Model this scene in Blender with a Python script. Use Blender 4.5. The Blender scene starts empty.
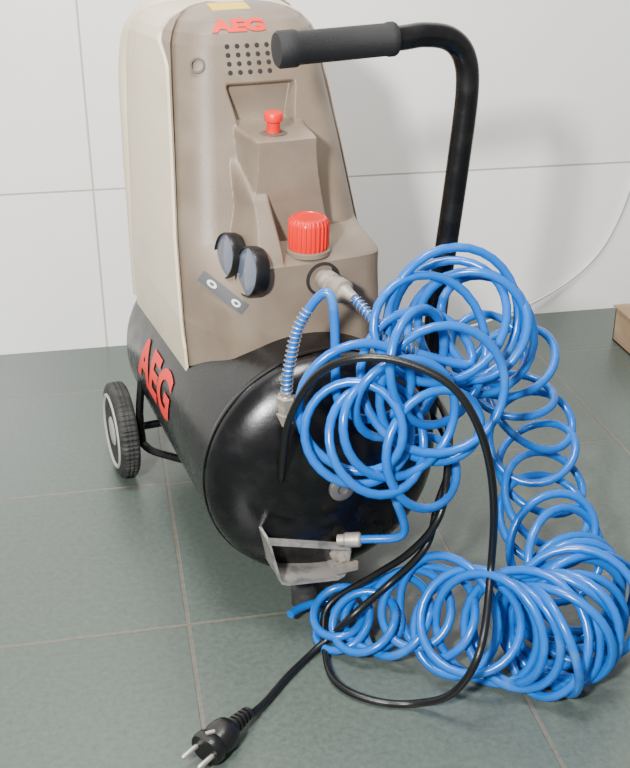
import bpy, bmesh, math, random
from mathutils import Vector, Matrix
random.seed(4)
C=bpy.context.scene.collection
ML=Matrix.Translation((.233,1.1445,-.043))@Matrix.Rotation(math.radians(9.9),4,'Z')@Matrix.Scale(1.05,4)
MW=Matrix.Translation((.222,1.09,0))@Matrix.Rotation(math.radians(9.9),4,'Z')
I4=Matrix.Identity(4)
V=Vector
# ---------------------------------------------------------------- materials
def mat(name,col,rough=.5,metal=0,var=None,vscale=30,vamt=.5,bump=0,bscale=200,rvar=0,coat=0,spec=None):
    m=bpy.data.materials.new(name); m.use_nodes=True
    nt=m.node_tree; b=nt.nodes['Principled BSDF']
    b.inputs['Base Color'].default_value=(*col,1); b.inputs['Roughness'].default_value=rough; b.inputs['Metallic'].default_value=metal
    if coat: b.inputs['Coat Weight'].default_value=coat
    if spec is not None: b.inputs['Specular IOR Level'].default_value=spec
    g=nt.nodes.new('ShaderNodeNewGeometry')
    if var:
        n=nt.nodes.new('ShaderNodeTexNoise'); n.inputs['Scale'].default_value=vscale; n.inputs['Detail'].default_value=6
        nt.links.new(g.outputs['Position'],n.inputs['Vector'])
        r=nt.nodes.new('ShaderNodeValToRGB'); r.color_ramp.elements[0].position=vamt; r.color_ramp.elements[1].position=min(1,vamt+.22)
        r.color_ramp.elements[0].color=(*col,1); r.color_ramp.elements[1].color=(*var,1)
        nt.links.new(n.outputs['Fac'],r.inputs['Fac']); nt.links.new(r.outputs['Color'],b.inputs['Base Color'])
        if rvar:
            mr=nt.nodes.new('ShaderNodeMapRange'); mr.inputs['To Min'].default_value=rough-rvar; mr.inputs['To Max'].default_value=rough+rvar
            mr.inputs['From Min'].default_value=.3; mr.inputs['From Max'].default_value=.7
            nt.links.new(n.outputs['Fac'],mr.inputs['Value']); nt.links.new(mr.outputs['Result'],b.inputs['Roughness'])
    if bump:
        n2=nt.nodes.new('ShaderNodeTexNoise'); n2.inputs['Scale'].default_value=bscale; n2.inputs['Detail'].default_value=3
        nt.links.new(g.outputs['Position'],n2.inputs['Vector'])
        bp=nt.nodes.new('ShaderNodeBump'); bp.inputs['Strength'].default_value=bump; bp.inputs['Distance'].default_value=.001
        nt.links.new(n2.outputs['Fac'],bp.inputs['Height']); nt.links.new(bp.outputs['Normal'],b.inputs['Normal'])
    return m
taupe=mat('taupe_plastic',(.175,.132,.095),.42,var=(.215,.168,.124),vscale=14,vamt=.42,bump=.35,bscale=700)
cream=mat('cream_plastic',(.68,.585,.41),.40,var=(.58,.49,.33),vscale=9,vamt=.5,bump=.2,bscale=700)
black=mat('black_paint',(.0025,.0025,.003),.27,var=(.007,.0068,.0065),vscale=40,vamt=.5,rvar=.06,bump=.1,bscale=300)
blackpl=mat('black_plastic',(.004,.004,.004),.36,bump=.2,bscale=500)
foam=mat('black_foam',(.005,.005,.006),.65,bump=.8,bscale=900)
rubber=mat('tyre_rubber',(.02,.02,.02),.75,var=(.05,.048,.043),vscale=60,vamt=.5)
hub=mat('grey_hub',(.42,.41,.38),.5)
red=mat('red_plastic',(.80,.008,.003),.35)
redp=mat('red_print',(.78,.012,.004),.45)
steel=mat('dusty_steel',(.50,.48,.44),.38,.8,var=(.36,.34,.31),vscale=60,vamt=.5)
plate=mat('galvanised_plate',(.42,.40,.37),.38,.5,var=(.22,.21,.20),vscale=50,vamt=.45)
dull=mat('dull_plug_metal',(.15,.15,.15),.45,.5,var=(.08,.08,.08),vscale=90,vamt=.5)
dustst=mat('coupler_metal',(.34,.30,.25),.5,.5,var=(.50,.45,.39),vscale=80,vamt=.5)
blue=mat('blue_hose',(.0,.115,.48),.22,var=(.07,.23,.52),vscale=18,vamt=.58)
dark=mat('dark_hole',(.012,.011,.010),.8)
glass=mat('gauge_face',(.10,.12,.165),.15,coat=.6)
lab=mat('label_grey',(.09,.09,.095),.5); labw=mat('label_white',(.7,.7,.7),.5)
yel=mat('yellow_sticker',(.75,.50,.05),.5)
white=mat('white_cable_pvc',(.75,.75,.74),.4)
card=mat('cardboard',(.30,.20,.12),.8,var=(.38,.27,.17),vscale=20,vamt=.5)
# ---------------------------------------------------------------- mesh helpers
def empty(name,loc):
    e=bpy.data.objects.new(name,None); e.location=loc; e.empty_display_size=.05; C.objects.link(e); return e
def mk(name,verts,faces,m,parent=None,smooth=True,fm=None,M=I4):
    me=bpy.data.meshes.new(name); me.from_pydata([tuple(M@V(v)) for v in verts],[],faces)
    for x in (m if isinstance(m,list) else [m]): me.materials.append(x)
    if fm: me.polygons.foreach_set('material_index',fm)
    bm=bmesh.new(); bm.from_mesh(me); bmesh.ops.recalc_face_normals(bm,faces=bm.faces); bm.to_mesh(me); bm.free()
    me.polygons.foreach_set('use_smooth',[smooth]*len(me.polygons)); me.update()
    if smooth:
        try: me.set_sharp_from_angle(angle=math.radians(40))
        except Exception: pass
    o=bpy.data.objects.new(name,me); C.objects.link(o)
    if parent:
        o.parent=parent; o.matrix_parent_inverse=Matrix.Translation(parent.location).inverted()
    return o
def frame(d):
    d=V(d).normalized(); u=d.cross(V((0,0,1)))
    if u.length<.05: u=d.cross(V((1,0,0)))
    u.normalize(); return d,u,d.cross(u)
def lathe(name,prof,org,d,m,parent=None,seg=40,M=I4,mod=None,smooth=True,fm=None):
    d,u,w=frame(d); vs=[];fs=[]; org=V(org)
    for i,(r,h) in enumerate(prof):
        for j in range(seg):
            a=2*math.pi*j/seg; rr=r*(mod(a,i) if mod else 1)
            vs.append(org+d*h+u*(rr*math.cos(a))+w*(rr*math.sin(a)))
    idx=[]
    for i in range(len(prof)-1):
        for j in range(seg):
            k=(j+1)%seg; fs.append((i*seg+j,i*seg+k,(i+1)*seg+k,(i+1)*seg+j)); idx.append(fm[i] if fm else 0)
    fs.append(tuple(range(seg))); fs.append(tuple((len(prof)-1)*seg+j for j in range(seg)))
    idx+= [fm[0] if fm else 0, fm[-1] if fm else 0]
    return mk(name,vs,fs,m,parent,smooth,idx,M)
def box(name,lo,hi,m,parent=None,M=I4,bev=.002,R=None):
    bm=bmesh.new(); bmesh.ops.create_cube(bm,size=1)
    lo,hi=V(lo),V(hi); s=hi-lo; c=(hi+lo)/2
    for v in bm.verts: v.co=V((v.co.x*s.x,v.co.y*s.y,v.co.z*s.z))
    if bev: bmesh.ops.bevel(bm,geom=bm.edges[:]+bm.verts[:],offset=bev,segments=2,affect='EDGES')
    vs=[(R@v.co if R else v.co)+c for v in bm.verts]; bm.verts.index_update(); fs=[tuple(v.index for v in f.verts) for f in bm.faces]; bm.free()
    return mk(name,vs,fs,m,parent,False,None,M)
def catmull(P,n=10):
    P=[V(p) for p in P]; out=[]
    Q=[P[0]*2-P[1]]+P+[P[-1]*2-P[-2]]
    for i in range(1,len(Q)-2):
        for k in range(n):
            t=k/n; a,b,c,d=Q[i-1],Q[i],Q[i+1],Q[i+2]
            out.append(.5*((2*b)+(c-a)*t+(2*a-5*b+4*c-d)*t*t+(3*b-a-3*c+d)*t**3))
    out.append(P[-1]); return out
def sweep_data(P,r,seg=10):
    vs=[];fs=[]; n=len(P); u=None
    for i in range(n):
        t=(P[min(i+1,n-1)]-P[max(i-1,0)]).normalized()
        if u is None: _,u,_=frame(t)
        u=(u-t*u.dot(t)).normalized(); w=t.cross(u); rr=r(i/(n-1)) if callable(r) else r
        for j in range(seg):
            a=2*math.pi*j/seg; vs.append(P[i]+u*(rr*math.cos(a))+w*(rr*math.sin(a)))
    for i in range(n-1):
        for j in range(seg):
            k=(j+1)%seg; fs.append((i*seg+j,i*seg+k,(i+1)*seg+k,(i+1)*seg+j))
    fs.append(tuple(range(seg))); fs.append(tuple((n-1)*seg+j for j in range(seg)))
    return vs,fs
def sweep(name,P,r,m,parent=None,seg=10,M=I4):
    vs,fs=sweep_data([V(p) for p in P],r,seg); return mk(name,vs,fs,m,parent,True,None,M)
def ss(t): t=max(0,min(1,t)); return t*t*(3-2*t)
# ---------------------------------------------------------------- room
def plane(name,co,m):
    return mk(name,co,[(0,1,2,3)],m,None,False)
def tile_mat(name,c1,c2,mortar,bw,rh,ms,loc,rough,wall=False,bumpn=.0):
    m=bpy.data.materials.new(name); m.use_nodes=True; nt=m.node_tree; b=nt.nodes['Principled BSDF']
    g=nt.nodes.new('ShaderNodeNewGeometry'); sep=nt.nodes.new('ShaderNodeSeparateXYZ'); cmb=nt.nodes.new('ShaderNodeCombineXYZ')
    nt.links.new(g.outputs['Position'],sep.inputs[0])
    ax=nt.nodes.new('ShaderNodeMath'); ax.inputs[1].default_value=-loc[0]+bw*20; ay=nt.nodes.new('ShaderNodeMath'); ay.inputs[1].default_value=-loc[1]+rh*20
    nt.links.new(sep.outputs['X'],ax.inputs[0]); nt.links.new(sep.outputs['Z' if wall else 'Y'],ay.inputs[0])
    nt.links.new(ax.outputs[0],cmb.inputs[0]); nt.links.new(ay.outputs[0],cmb.inputs[1])
    br=nt.nodes.new('ShaderNodeTexBrick'); br.offset=0; br.squash=1; br.inputs['Scale'].default_value=1
    br.inputs['Brick Width'].default_value=bw; br.inputs['Row Height'].default_value=rh; br.inputs['Mortar Size'].default_value=ms; br.inputs['Mortar Smooth'].default_value=.3
    br.inputs['Color1'].default_value=(*c1,1); br.inputs['Color2'].default_value=(*c2,1); br.inputs['Mortar'].default_value=(*mortar,1)
    nt.links.new(cmb.outputs[0],br.inputs['Vector'])
    n=nt.nodes.new('ShaderNodeTexNoise'); n.inputs['Scale'].default_value=4 if wall else 130; n.inputs['Detail'].default_value=10; n.inputs['Roughness'].default_value=.7
    nt.links.new(g.outputs['Position'],n.inputs['Vector'])
    mr=nt.nodes.new('ShaderNodeMapRange'); mr.inputs['From Min'].default_value=.25; mr.inputs['From Max'].default_value=.75
    mr.inputs['To Min'].default_value=.95 if wall else .7; mr.inputs['To Max'].default_value=1.03 if wall else 1.3
    nt.links.new(n.outputs['Fac'],mr.inputs['Value'])
    mx=nt.nodes.new('ShaderNodeVectorMath'); mx.operation='SCALE'; nt.links.new(br.outputs['Color'],mx.inputs[0]); nt.links.new(mr.outputs[0],mx.inputs['Scale'])
    nt.links.new(mx.outputs[0],b.inputs['Base Color'])
    r2=nt.nodes.new('ShaderNodeMapRange'); r2.inputs['To Min'].default_value=rough-.06; r2.inputs['To Max'].default_value=rough+.1
    nt.links.new(n.outputs['Fac'],r2.inputs['Value']); nt.links.new(r2.outputs[0],b.inputs['Roughness'])
    bp=nt.nodes.new('ShaderNodeBump'); bp.inputs['Strength'].default_value=.5; bp.inputs['Distance'].default_value=.002; bp.invert=True
    nt.links.new(br.outputs['Fac'],bp.inputs['Height']); nt.links.new(bp.outputs['Normal'],b.inputs['Normal'])
    return m
fm_=tile_mat('floor_tile',(.070,.089,.077),(.076,.096,.083),(.115,.105,.085),.362,.344,.0028,(.058,1.106),.30)
wm=tile_mat('wall_tile',(.93,.915,.885),(.93,.915,.89),(.52,.49,.43),1.1,.42,.0020,(-.018,.308),.18,True)
plane('floor',[(-2.2,-1.5,0),(2.6,-1.5,0),(2.6,1.985,0),(-2.2,1.985,0)],fm_)
plane('wall_back',[(-2.2,1.985,0),(2.6,1.985,0),(2.6,1.985,2.5),(-2.2,1.985,2.5)],wm)
# ---------------------------------------------------------------- compressor
comp=empty('air_compressor',(.233,1.1445,0))
TC=.221; TR=.141; TL=.40
prof=[]
for i in range(20):
    a=math.pi/2*i/19; prof.append((max(.0005,TR*math.sin(a)**.9),-.058*math.cos(a)))
prof+= [(TR+.0015,.0),(TR+.0022,.003),(TR+.0015,.007),(TR-.0005,.009),(TR-.0005,.012),(TR,.016),(TR,TL/2),(TR,TL)]
for i in range(1,12):
    a=math.pi/2*(1-i/11); prof.append((max(.0005,TR*math.sin(a)**.9),TL+.058*math.cos(a)))
lathe('tank',prof,(0,0,TC),(0,1,0),black,comp,128,ML)
# hood
HK=[(.285,.100,.116,.425,.120),(.36,.108,.118,.425,.121),(.45,.135,.113,.425,.118),(.55,.17,.101,.425,.115),(.62,.198,.092,.42,.112),(.66,.213,.087,.415,.108),(.675,.220,.082,.41,.103),(.688,.232,.073,.40,.094),(.697,.250,.060,.385,.080),(.702,.275,.045,.365,.060),(.704,.305,.02,.335,.03)]
ZT=lambda z: z if z<.66 else .66+(z-.66)*.82
HK=[(ZT(a),b,c,d,e) for a,b,c,d,e in HK]
def hk(z):
    z=max(HK[0][0],min(HK[-1][0],z))
    for a,b in zip(HK,HK[1:]):
        if z<=b[0]:
            t=(z-a[0])/(b[0]-a[0]); return [a[i]+(b[i]-a[i])*t for i in range(1,5)]
def disp(x,z):
    yf=hk(z)[0]; y=yf
    # lower skirt that carries the regulator
    L=ss((-x-.045)/.04)
    zs=.452-.030*L
    tgt=.055+.018*ss((-x-.05)/.06)
    s1=ss((zs-z)/(.014+.05*L)+.5)*ss((.108-x)/.016+.3)*ss((x+.114)/.035)
    y=yf+(tgt-yf)*s1
    # central console
    wc=.039+.014*ss((.56-z)/.12); yc=.116-.06*max(0,(.50-z))
    s2=ss((.573-z)/.006+.5)*ss((wc-abs(x-.004))/.010+.5)
    y=min(y,yf+(yc-yf)*s2)
    # gauge housing on the console's left foot
    tg=.056+.060*ss((z-.44)/.085)
    s4=ss((.545-z)/.04)*ss((x+.050+.010*ss((.50-z)/.05))/.010)*ss((-.006-x)/.018)
    y=min(y,yf+(tg-yf)*s4)
    # niche above console
    w3=.036+.008*ss((z-.575)/.05)
    s3=ss((z-.572)/.004)*ss((.620-z)/.006)*ss((w3-abs(x-.001))/.006)
    y+=.022*s3*(1-.5*ss((z-.572)/.05))
    return y-yf
def surf(x,z):
    return hk(z)[0]+.9*x*x+disp(x,z)
ZTOP=HK[-1][0]
rows=[.285+(.66-.285)*i/190 for i in range(190)]+[.66+(ZTOP-.66)*i/30 for i in range(31)]
vs=[];fs=[];fi=[]; NF=150;NC=12;N1=8;N2=26;NB=24
def bound(z): # cream/taupe division
    yf,wf,_,_=hk(z); R=min(.038,wf*.6)
    return max(hk(min(z,.66))[0]+.046+.03*ss((z-.63)/.04)-.02*ss((.34-z)/.05), yf+R+.004)
def contour(z):
    yf,wf,yb,wb=hk(z); R=min(.038,wf*.6); RB=min(.035,wb*.6,(yb-yf-R)*.4); pts=[]; bd=min(bound(z),yb-RB-.001)
    def W(y): return wf+(wb-wf)*(y-yf)/(yb-yf)
    for i in range(NF):
        x=(wf-R)*(-1+2*i/NF); pts.append((x,yf,1,0))
    for i in range(NC):
        a=math.pi/2*i/NC; pts.append((wf-R+R*math.sin(a),yf+R*(1-math.cos(a)),1,0))
    side=[(yf+R+(bd-yf-R)*i/N1,0) for i in range(N1)]+[(bd,2),(bd+.0003,3)]+[(bd+.001+(yb-RB-bd-.001)*i/N2,3) for i in range(N2)]
    for (y,k) in side: pts.append((W(y),y,0,k))
    for i in range(NC):
        a=math.pi/2*i/NC; pts.append((wb-RB+RB*math.cos(a),yb-RB+RB*math.sin(a),0,3))
    for i in range(NB):
        pts.append(((wb-RB)*(1-2*i/NB),yb,0,3))
    for i in range(NC):
        a=math.pi/2*i/NC; pts.append((-(wb-RB)-RB*math.sin(a),yb-RB*(1-math.cos(a)),0,3))
    for (y,k) in side[::-1]: pts.append((-W(y),y,0,k))
    for i in range(NC):
        a=math.pi/2*i/NC; pts.append((-(wf-R)-R*math.cos(a),yf+R*(1-math.sin(a)),1,0))
    return pts
kk=[]
for z in rows:
    kk=[]
    for (x,y,f,k) in contour(z):
        if f: y=y+.9*x*x+disp(x,z)
        sx=1 if x>0 else -1
        if k==3: x+=sx*.003*(1-ss((z-ZTOP+.006)/.005)) if abs(x)>.01 else 0
        if k==2: x-=sx*.0015
        vs.append((x,y,z)); kk.append(k)
NP=len(kk)
for i in range(len(rows)-1):
    for j in range(NP):
        k=(j+1)%NP; fs.append((i*NP+j,i*NP+k,(i+1)*NP+k,(i+1)*NP+j))
        fi.append(1 if (kk[j]>=2 and kk[k]>=2) else 0)
fs.append(tuple((len(rows)-1)*NP+j for j in range(NP))); fi.append(1)
mk('hood',vs,fs,[taupe,cream],comp,True,fi,ML)
# rear raised lip of cream shell
sweep('hood_rear_lip',catmull([(-.113,.408,.30),(-.113,.408,.40),(-.113,.406,.52),(-.110,.402,.62),(-.096,.387,.671),(-.05,.377,.688),(.05,.377,.688),(.096,.387,.671),(.11,.402,.62),(.113,.408,.40),(.113,.408,.30)],8),.0115,cream,comp,14,ML)
# vents
for r in range(4):
    for c in range(5):
        x=-.034+c*.0118; z=.631+r*.0092
        lathe('vent_%d_%d'%(r,c),[(.0029,-.003),(.0029,.0003),(.0024,.0004)],(x,surf(x,z),z),(0,-.93,.36),dark,comp,14,ML)
lathe('screw_recess',[(.009,-.006),(.009,.0008),(.0065,.0009),(.0065,-.003)],(-.070,surf(-.066,.640)+.003,.640),(-.35,-.87,.36),mat('recess_taupe',(.07,.055,.04),.6),comp,24,ML)
# text
def text_mesh(name,txt,fn,m,off=.03,slices=10):
    cu=bpy.data.curves.new('t','FONT'); cu.body=txt; cu.size=1; cu.offset=off; cu.resolution_u=6
    o=bpy.data.objects.new('t',cu); C.objects.link(o); bpy.context.view_layer.update()
    me=bpy.data.meshes.new_from_object(o.evaluated_get(bpy.context.evaluated_depsgraph_get()))
    bpy.data.objects.remove(o)
    bm=bmesh.new(); bm.from_mesh(me)
    w=max(v.co.x for v in bm.verts); h=max(v.co.y for v in bm.verts)
    for i in range(1,slices):
        bmesh.ops.bisect_plane(bm,geom=bm.verts[:]+bm.edges[:]+bm.faces[:],plane_co=(0,h*i/slices,0),plane_no=(0,1,0))
    for i in range(1,14):
        bmesh.ops.bisect_plane(bm,geom=bm.verts[:]+bm.edges[:]+bm.faces[:],plane_co=(w*i/14,0,0),plane_no=(1,0,0))
    for v in bm.verts: v.co=ML@V(fn(v.co.x/w,v.co.y/h))
    bm.to_mesh(me); bm.free(); me.materials.clear(); me.materials.append(m); me.name=name
    o=bpy.data.objects.new(name,me); C.objects.link(o); o.parent=comp; o.matrix_parent_inverse=Matrix.Translation(comp.location).inverted()
def sidef(u,v):
    a=(.014+.058*v)/TR; a=a-.09
    r=TR+.0012
    return (-r*math.cos(a),.320-.16*u,TC+r*math.sin(a))
text_mesh('side_lettering','AEG',sidef,redp,.04)
def frontf(u,v):
    x=-.046+.062*u; z=.6735+.0115*v
    return (x,surf(x,z)-.0009,z+.0009)
text_mesh('front_lettering','AEG',frontf,redp,.06,6)
zst=ZTOP
box('top_sticker',(-.035,.262,zst-.0045),(.012,.290,zst-.0010),yel,comp,ML,.0005,Matrix.Rotation(.17,3,'X'))
# button
zb=.573
lathe('button',[(.0085,0),(.0075,.010),(.0075,.013),(.0105,.015),(.0108,.022),(.0095,.024),(.0001,.0245)],(-.003,.146,zb-.001),(0,-.08,1),red,comp,32,ML)
lathe('button_base',[(.016,0),(.016,.0008),(.014,.0012),(.0001,.0014)],(-.003,.146,zb-.001),(0,0,1),mat('base_taupe',(.10,.075,.055),.6),comp,32,ML)
# regulator knob
kn=lambda a,i:(1+.035*(1 if math.sin(26*a)>0 else -1)) if 1<=i<=5 else 1
lathe('regulator_knob',[(.0205,0),(.0215,.003),(.0225,.006),(.0225,.018),(.0225,.031),(.022,.034),(.020,.0375),(.0165,.0385),(.016,.0375),(.0001,.0375)],(.014,.080,.454),(0,-.06,1),red,comp,156,ML,kn)
lathe('knob_collar',[(.025,-.004),(.025,.001),(.0235,.002),(.0001,.002)],(.014,.080,.453),(0,0,1),taupe,comp,40,ML)
# gauges
gn=V((-.965,-.12,.16)).normalized()
for i,(p,r) in enumerate([((-.074,.112,.446),.0265),((-.0625,.066,.441),.0285)]):
    lathe('gauge_%d'%(i+1),[(r*.95,-.014),(r,-.010),(r,.001),(r*.97,.003),(r*.93,.003),(r*.91,.0005),(r*.84,.0008),(r*.6,.002),(.0001,.0028)],p,gn,[blackpl,glass],comp,48,ML,fm=[0,0,0,0,0,1,1,1,1])
# flat label strip with icons under gauges: follows the curved shell
def label(name,pts,m,lift,quad):
    vs=[];fs=[]
    (x0,z0),(x1,z1),hh=quad; n=14;k=6
    dx,dz=x1-x0,z1-z0; l=math.hypot(dx,dz); px,pz=-dz/l,dx/l
    for i in range(n+1):
        for j in range(k+1):
            x=x0+dx*i/n+px*hh*(j/k*2-1); z=z0+dz*i/n+pz*hh*(j/k*2-1)
            vs.append((x,surf(x,z)-lift,z+lift*.3))
    for i in range(n):
        for j in range(k):
            a=i*(k+1)+j; fs.append((a,a+1,a+k+2,a+k+1))
    mk(name,vs,fs,m,comp,True,None,ML)
label('control_label',None,lab,.0012,((-.101,.421),(-.068,.398),.0072))
def icon(name,cx,cz,r,r2):
    vs=[];fs=[];n=20
    for i in range(n):
        a=2*math.pi*i/n
        for q in (r,r2):
            x=cx+q*math.cos(a); z=cz+q*math.sin(a); vs.append((x,surf(x,z)-.0020,z+.0006))
    for i in range(n):
        a=2*i;b=2*((i+1)%n); fs.append((a,a+1,b+1,b))
    mk(name,vs,fs,labw,comp,True,None,ML)
icon('icon_1',-.093,.4155,.0038,.0018); icon('icon_2',-.0765,.404,.0038,.0018)
# coupler
lathe('coupler_recess',[(.020,-.004),(.020,.001),(.017,.0016),(.0165,-.001)],(.022,.055,.425),(0,-1,.0),dark,comp,32,ML)
cd=V((.25,-.95,-.12))
lathe('quick_coupler',[(.010,0),(.010,.008),(.013,.009),(.013,.020),(.0115,.021),(.0115,.028),(.0135,.029),(.0135,.040),(.010,.042),(.008,.050),(.0065,.060)],(.020,.052,.428),cd,dustst,comp,32,ML)
# wheels
def wheel(side):
    s=-1 if side=='left' else 1
    x=s*.150; R=.0685; k=.74
    tp=[(R*.60,0),(R*.80,-.001),(R*.93,.001),(R*.985,.005),(R,.009),(R,.013),(R*.975,.0135),(R*.975,.0155),(R,.016),(R,.021),(R*.975,.0215),(R*.975,.0235),(R,.024),(R,.028),(R*.985,.032),(R*.93,.036),(R*.80,.037),(R*.60,.036)]
    tp=[(a,b*k) for a,b in tp]
    def mod(a,i): return (1+.012*(1 if math.sin(60*a)>0 else -1)) if 3<=i<=14 else 1
    c=(x,.372,.041+R*1.012)
    lathe('tyre_'+side,tp,c,(s,0,0),rubber,comp,240,ML,mod)
    hp=[(R*.80,.030),(R*.80,.0385),(R*.76,.040),(R*.70,.036),(R*.34,.034),(R*.28,.038),(R*.14,.039),(.0001,.039)]
    lathe('hub_'+side,[(a,b*k) for a,b in hp],c,(s,0,0),hub,comp,48,ML)
wheel('left'); wheel('right')
lathe('axle',[(.006,0),(.006,.34)],(-.17,.372,.1103),(1,0,0),black,comp,16,ML)
for s in(-1,1):
    sweep('axle_bracket_%s'%('left' if s<0 else 'right'),catmull([(s*.137,.335,.20),(s*.143,.335,.15),(s*.143,.33,.112),(s*.141,.325,.104),(s*.13,.31,.099),(s*.10,.28,.097)],3),.0055,black,comp,8,ML)
# front foot bracket (bent flat bar) + rubber pad
bx=-.038; bz=.018
def strip(name,pts,y0,y1,th,m):
    vs=[];fs=[]
    n=len(pts)
    for i,(x,z) in enumerate(pts):
        a=V((pts[max(i-1,0)][0],0,pts[max(i-1,0)][1]));b=V((pts[min(i+1,n-1)][0],0,pts[min(i+1,n-1)][1]))
        t=(b-a).normalized(); q=V((-t.z,0,t.x))*th
        for y in (y0,y1):
            vs.append((x,y,z)); vs.append((x+q.x,y,z+q.z))
    for i in range(n-1):
        a=i*4;b=a+4
        fs+=[(a,b,b+1,a+1),(a+2,a+3,b+3,b+2),(a,a+2,b+2,b),(a+1,b+1,b+3,a+3)]
    fs+=[(0,1,3,2),(n*4-4,n*4-2,n*4-1,n*4-3)]
    return mk(name,vs,fs,m,comp,False,None,ML)
strip('front_foot_bracket',[(bx-.054,.162+bz),(bx-.042,.108+bz),(bx-.038,.100+bz),(bx-.030,.096+bz),(bx+.030,.088+bz),(bx+.038,.091+bz),(bx+.042,.098+bz),(bx+.048,.136+bz)],-.072,-.030,.003,plate)
strip('bracket_crosspiece',[(bx-.054,.160+bz),(bx+.042,.130+bz)],-.078,-.070,.005,plate)
lathe('rubber_foot',[(.016,0),(.016,.03),(.013,.070)],(bx+.01,-.016,.0412),(0,0,1),rubber,comp,24,ML)
# dome plug, drain valve
lathe('dome_plug',[(.015,0),(.015,.004),(.012,.006),(.006,.006),(.005,.003),(.0001,.003)],(0,-.059,TC),(0,-1,0),dull,comp,36,ML)
lathe('drain_valve',[(.008,0),(.008,.012),(.011,.013),(.011,.02),(.005,.022),(.005,.032)],(.0,-.040,.135),(.0,-1,-.3),dustst,comp,6,ML,smooth=False)
box('drain_valve_wing',(-.015,-.078,.118),(.015,-.073,.130),dustst,comp,ML,.001)
# tank outlet fitting
lathe('outlet_fitting',[(.011,0),(.011,.012),(.0085,.013),(.0085,.020),(.0105,.021),(.0105,.032),(.007,.034),(.007,.04)],(-.056,-.034,.302),(0,-.1,1),dustst,comp,6,ML,smooth=False)
lathe('fitting_stub',[(.009,0),(.009,.035)],(-.056,.0,.315),(0,-1,0),dustst,comp,16,ML)
# handle
tube=catmull([(.150,.034,.235),(.153,.034,.30),(.159,.036,.389),(.169,.040,.458),(.178,.040,.55),(.1835,.040,.625),(.178,.040,.661),(.159,.039,.681),(.128,.038,.687),(.09,.037,.685),(-.03,.037,.683)],10)
sweep('handle_tube',tube,.0128,black,comp,20,ML)
lathe('handle_grip',[(.008,0),(.0165,.0005),(.0185,.003),(.0185,.02),(.0165,.024),(.0165,.12),(.0175,.122),(.0175,.128),(.0165,.130),(.013,.1305)],(-.036,.037,.681),(1,0,.03),foam,comp,32,ML)
box('handle_mount',(.128,.015,.225),(.152,.055,.275),black,comp,ML,.004)
# ---------------------------------------------------------------- hose
hose=empty('air_hose',(.45,1.05,0))
RZ=Matrix.Rotation(math.radians(9.9),3,'Z')
def coil(keys,per=30,ph=0,j=.004,seed=1):
    rnd=random.Random(seed); out=[]; e1=None
    K=[]
    for (M,c,n,r,t) in keys: K.append((M@V(c),(RZ@V(n)).normalized(),r,t))
    N=int((K[-1][3]-K[0][3])*per)
    p=[rnd.uniform(0,6.28) for _ in range(6)]
    for i in range(N+1):
        t=K[0][3]+i/per
        for a in range(len(K)-1):
            if t<=K[a+1][3]+1e-9: break
        A,B=K[a],K[a+1]; f=(t-A[3])/(B[3]-A[3])
        cen=A[0].lerp(B[0],f)
        n=A[1].lerp(B[1],f).normalized(); r=A[2]+(B[2]-A[2])*f
        n=(n+V((.24*math.sin(t*2.1+p[0]),.24*math.sin(t*2.9+p[1]),.24*math.sin(t*1.7+p[2])))).normalized()
        if e1 is None: _,e1,_=frame(n)
        e1=(e1-n*e1.dot(n)).normalized(); e2=n.cross(e1)
        ang=2*math.pi*t+ph
        rr=r*(1+.10*math.sin(t*2.6+p[3])+.06*math.sin(t*5.3+p[4]))
        cen=cen+V((math.sin(t*3.3+p[5]),math.sin(t*2.3+p[0]),math.sin(t*4.1+p[1])))*j
        q=cen+e1*(rr*math.cos(ang))+e2*(rr*math.sin(ang))
        q.z=max(q.z,.0062); out.append(q)
    return out
kA=[(ML,(.018,-.075,.380),(-.35,-.9,.1),.062,0),(ML,(-.010,-.105,.315),(-.2,-.9,.4),.058,1.5),(ML,(.022,-.125,.310),(.1,-.9,.3),.058,3.5),(ML,(.060,-.10,.360),(.3,-.9,.1),.068,5.5),
 (ML,(.128,-.055,.405),(-.1,-.8,.5),.076,7.5),(ML,(.150,-.055,.395),(-.5,-.8,.2),.073,10),(ML,(.172,-.035,.37),(0,-.7,.7),.064,12),
 (ML,(.235,-.01,.310),(-.2,-.45,.85),.052,13.5),(ML,(.268,-.02,.235),(-.15,-.5,.85),.052,15.5),(ML,(.266,-.05,.165),(-.1,-.5,.85),.055,17.5),
 (MW,(.262,-.085,.11),(-.1,-.7,.6),.058,19.5),(MW,(.274,-.135,.072),(0,-1,.2),.066,21.5),(MW,(.240,-.182,.068),(-.5,-.85,.1),.066,26),(MW,(.180,-.207,.066),(-.95,-.2,.05),.066,32),
 (MW,(.122,-.165,.076),(-.65,-.55,.35),.064,36),(MW,(.088,-.100,.060),(-.6,-.3,.6),.054,39),(MW,(.030,-.065,.034),(-.4,-.2,.8),.042,42),(MW,(-.010,-.030,.028),(-.3,-.1,.9),.036,45)]
c1=coil(kA,30,0,.005,3)
lead=catmull([ML@V((-.056,-.038,.335)),ML@V((-.053,-.040,.37)),ML@V((-.040,-.042,.42)),ML@V((-.012,-.055,.45)),c1[4]],10)[:-1]
P1=lead+c1[4:]
kB=[(ML,(.070,-.075,.36),(-.3,-.9,.3),.080,0),(ML,(.09,-.12,.345),(-.1,-.95,.2),.070,1.6),(ML,(.065,-.125,.29),(.1,-.9,.3),.058,2.6),(ML,(.085,-.12,.23),(.1,-.6,.7),.050,3.6)]
c2=coil(kB,30,2.0,.003,8)
lead2=catmull([ML@V((.036,-.006,.421)),ML@V((.046,-.035,.405)),ML@V((.056,-.055,.385)),c2[5]],8)[:-1]
tail2=catmull([c2[-1],ML@V((.05,-.12,.185)),ML@V((.01,-.095,.172))],8)[1:]
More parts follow.
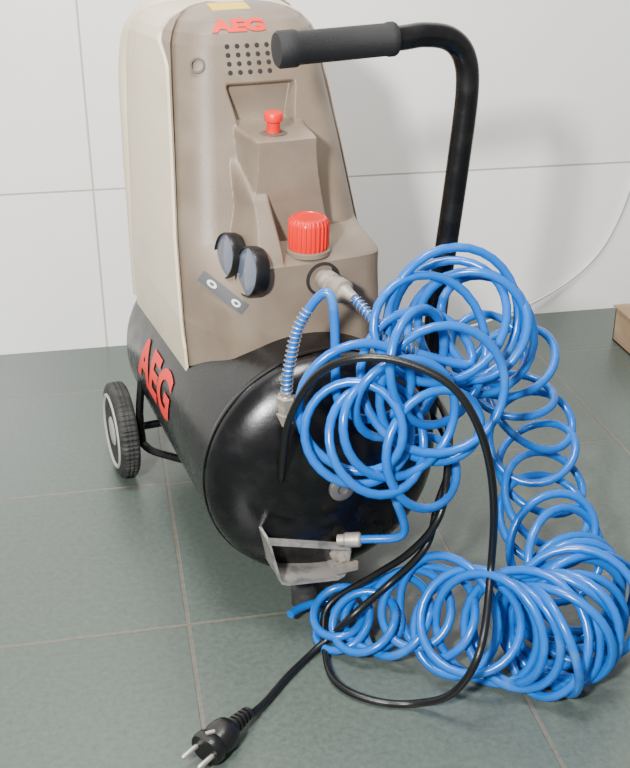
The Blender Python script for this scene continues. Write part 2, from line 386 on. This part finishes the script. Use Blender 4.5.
P2=lead2+c2[5:]+tail2
def relax(P,k=2):
    for _ in range(k):
        P=[P[0]]+[(P[i-1]+P[i]*2+P[i+1])/4 for i in range(1,len(P)-1)]+[P[-1]]
    return P
P1=relax(P1);P2=relax(P2)
sweep('hose_coil',P1,.0052,blue,hose,12)
sweep('hose_branch',P2,.0052,blue,hose,12)
def spring(name,P,r,turn_step,wr):
    pts=[];L=0
    P=[V(p) for p in P]
    D=[0]
    for a,b in zip(P,P[1:]): D.append(D[-1]+(b-a).length)
    n=int(D[-1]/turn_step*12); u=None
    for i in range(n+1):
        d=D[-1]*i/n
        for k in range(len(P)-1):
            if d<=D[k+1]: break
        t=(P[k+1]-P[k]).normalized(); q=P[k].lerp(P[k+1],(d-D[k])/(D[k+1]-D[k]+1e-9))
        if u is None: _,u,_=frame(t)
        u=(u-t*u.dot(t)).normalized(); w=t.cross(u); a=2*math.pi*i/12
        pts.append(q+u*(r*math.cos(a))+w*(r*math.sin(a)))
    sweep(name,pts,wr,steel,hose,6)
spring('spring_guard_1',lead[:24],.0065,.0056,.0009)
spring('spring_guard_2',lead2[:20],.0065,.0056,.0009)
lathe('hose_end_coupling',[(.007,0),(.009,.002),(.009,.018),(.007,.02),(.007,.028)],P2[-1],(P2[-1]-P2[-3]),dustst,hose,16)
# ---------------------------------------------------------------- power cord
cord=empty('power_cord',(.2,.95,0))
A=lambda *p:ML@V(p)
B=lambda *p:MW@V(p)
cab=[A(-.050,.0,.215),A(-.066,-.045,.235),A(-.070,-.066,.28),A(-.068,-.085,.335),A(-.052,-.115,.392),A(-.023,-.145,.419),A(.018,-.170,.419),A(.06,-.196,.395),A(.0877,-.210,.34),A(.106,-.208,.265),A(.114,-.200,.175),
 B(.0896,-.232,.10),B(.066,-.222,.04),B(.037,-.19,.008),B(.0037,-.172,.0055),B(-.022,-.145,.0055),B(-.031,-.115,.0055),B(-.022,-.07,.0055),B(.0,-.02,.03),A(.03,-.09,.115),A(.06,-.12,.16),A(.085,-.135,.21),A(.11,-.10,.25),A(.135,-.05,.27),A(.150,.02,.275),A(.143,.07,.27)]
sweep('cord_loop',relax(catmull(cab,10)),.0044,blackpl,cord,10)
cab2=[A(.143,.08,.245),A(.155,.02,.24),A(.135,-.06,.23),A(.10,-.10,.20),A(.075,-.125,.165),A(.04,-.11,.115),B(.012,-.075,.055),B(-.012,-.060,.018),B(-.04,-.068,.0055),B(-.08,-.096,.0055),B(-.12,-.130,.007),B(-.150,-.155,.017)]
sweep('cord_tail',relax(catmull(cab2,10)),.0044,blackpl,cord,10)
p0=V((-.142,-.149,.020)); d=V((-.85,-.52,-.02)).normalized(); S=1.18
rib=[(.0048,0)]
for i in range(5): rib+=[(.0065+i*.0005,.002+i*.005),(.0065+i*.0005,.0045+i*.005),(.005+i*.0005,.005+i*.005),(.005+i*.0005,.0065+i*.005)]
sc=lambda L:[(a*S,b*S) for a,b in L]
lathe('plug_strain_relief',sc(rib),p0,d,blackpl,cord,20,MW)
lathe('plug_body',sc([(.008,0),(.013,.004),(.0150,.010),(.0155,.018),(.0140,.024),(.0165,.027),(.0165,.034),(.0155,.036),(.0155,.0365),(.0001,.0365)]),p0+d*.024*S,d,blackpl,cord,32,MW,lambda a,i:1-.16*abs(math.sin(a))**6 if i>2 else 1)
sd=d.cross(V((0,0,1))).normalized()
for i,s in enumerate((-1,1)):
    lathe('plug_pin_%d'%(i+1),sc([(.0024,0),(.0024,.017),(.0015,.019),(.0001,.0192)]),p0+d*.060*S+sd*(.0095*s*S),d,steel,cord,16,MW)
    box('plug_earth_clip_%d'%(i+1),p0+d*.052*S+V((-.005,-.002,.0148*S*s-.0015)),p0+d*.052*S+V((.005,.002,.0148*S*s+.0015)),steel,cord,MW,.0005)
# ---------------------------------------------------------------- background bits
bx_=empty('cardboard_box',(1.05,1.83,0))
X0,X1,Y0,Y1,ZH=.950,1.24,1.70,1.83,.068
for nm,lo,hi in [('box_bottom',(X0,Y0,0),(X1,Y1,.004)),('box_front',(X0,Y0,0),(X1,Y0+.004,ZH)),('box_back',(X0,Y1-.004,0),(X1,Y1,ZH)),('box_side_1',(X0,Y0,0),(X0+.004,Y1,ZH)),('box_side_2',(X1-.004,Y0,0),(X1,Y1,ZH)),('box_lid',(X0-.004,Y0-.004,ZH),(X1+.004,Y1+.004,ZH+.004))]:
    box(nm,lo,hi,card,bx_,bev=.0005)
wc=catmull([(.50,1.975,.004),(.66,1.93,.004),(.80,1.965,.02),(.90,1.978,.06),(.97,1.98,.12),(1.01,1.98,.20),(1.04,1.98,.32)],10)
sweep('wall_cable',wc,.0022,white,None,8)
# ---------------------------------------------------------------- lights
def area(name,loc,tgt,size,power,col=(1,1,1)):
    l=bpy.data.lights.new(name,'AREA'); l.size=size; l.energy=power; l.color=col
    o=bpy.data.objects.new(name,l); o.location=loc; o.rotation_euler=(V(tgt)-V(loc)).to_track_quat('-Z','Y').to_euler(); C.objects.link(o)
area('ceiling_light',(.0,.95,2.4),(.1,1.3,.2),.6,66,(1,.99,.965))
area('lamp_side',(-.50,-.25,1.22),(.3,1.7,.6),.14,78,(1,.995,.98))
w=bpy.data.worlds.new('world'); bpy.context.scene.world=w; w.use_nodes=True
w.node_tree.nodes['Background'].inputs[0].default_value=(.98,.98,1,1); w.node_tree.nodes['Background'].inputs[1].default_value=.45
# ---------------------------------------------------------------- camera
cam=bpy.data.cameras.new('camera'); co=bpy.data.objects.new('camera',cam); C.objects.link(co)
cam.sensor_fit='VERTICAL'; cam.sensor_height=24; cam.lens=34.5; cam.clip_start=.01
co.location=(0,0,.86); co.rotation_euler=(math.radians(90-25.8),0,math.radians(-11.1))
bpy.context.scene.camera=co
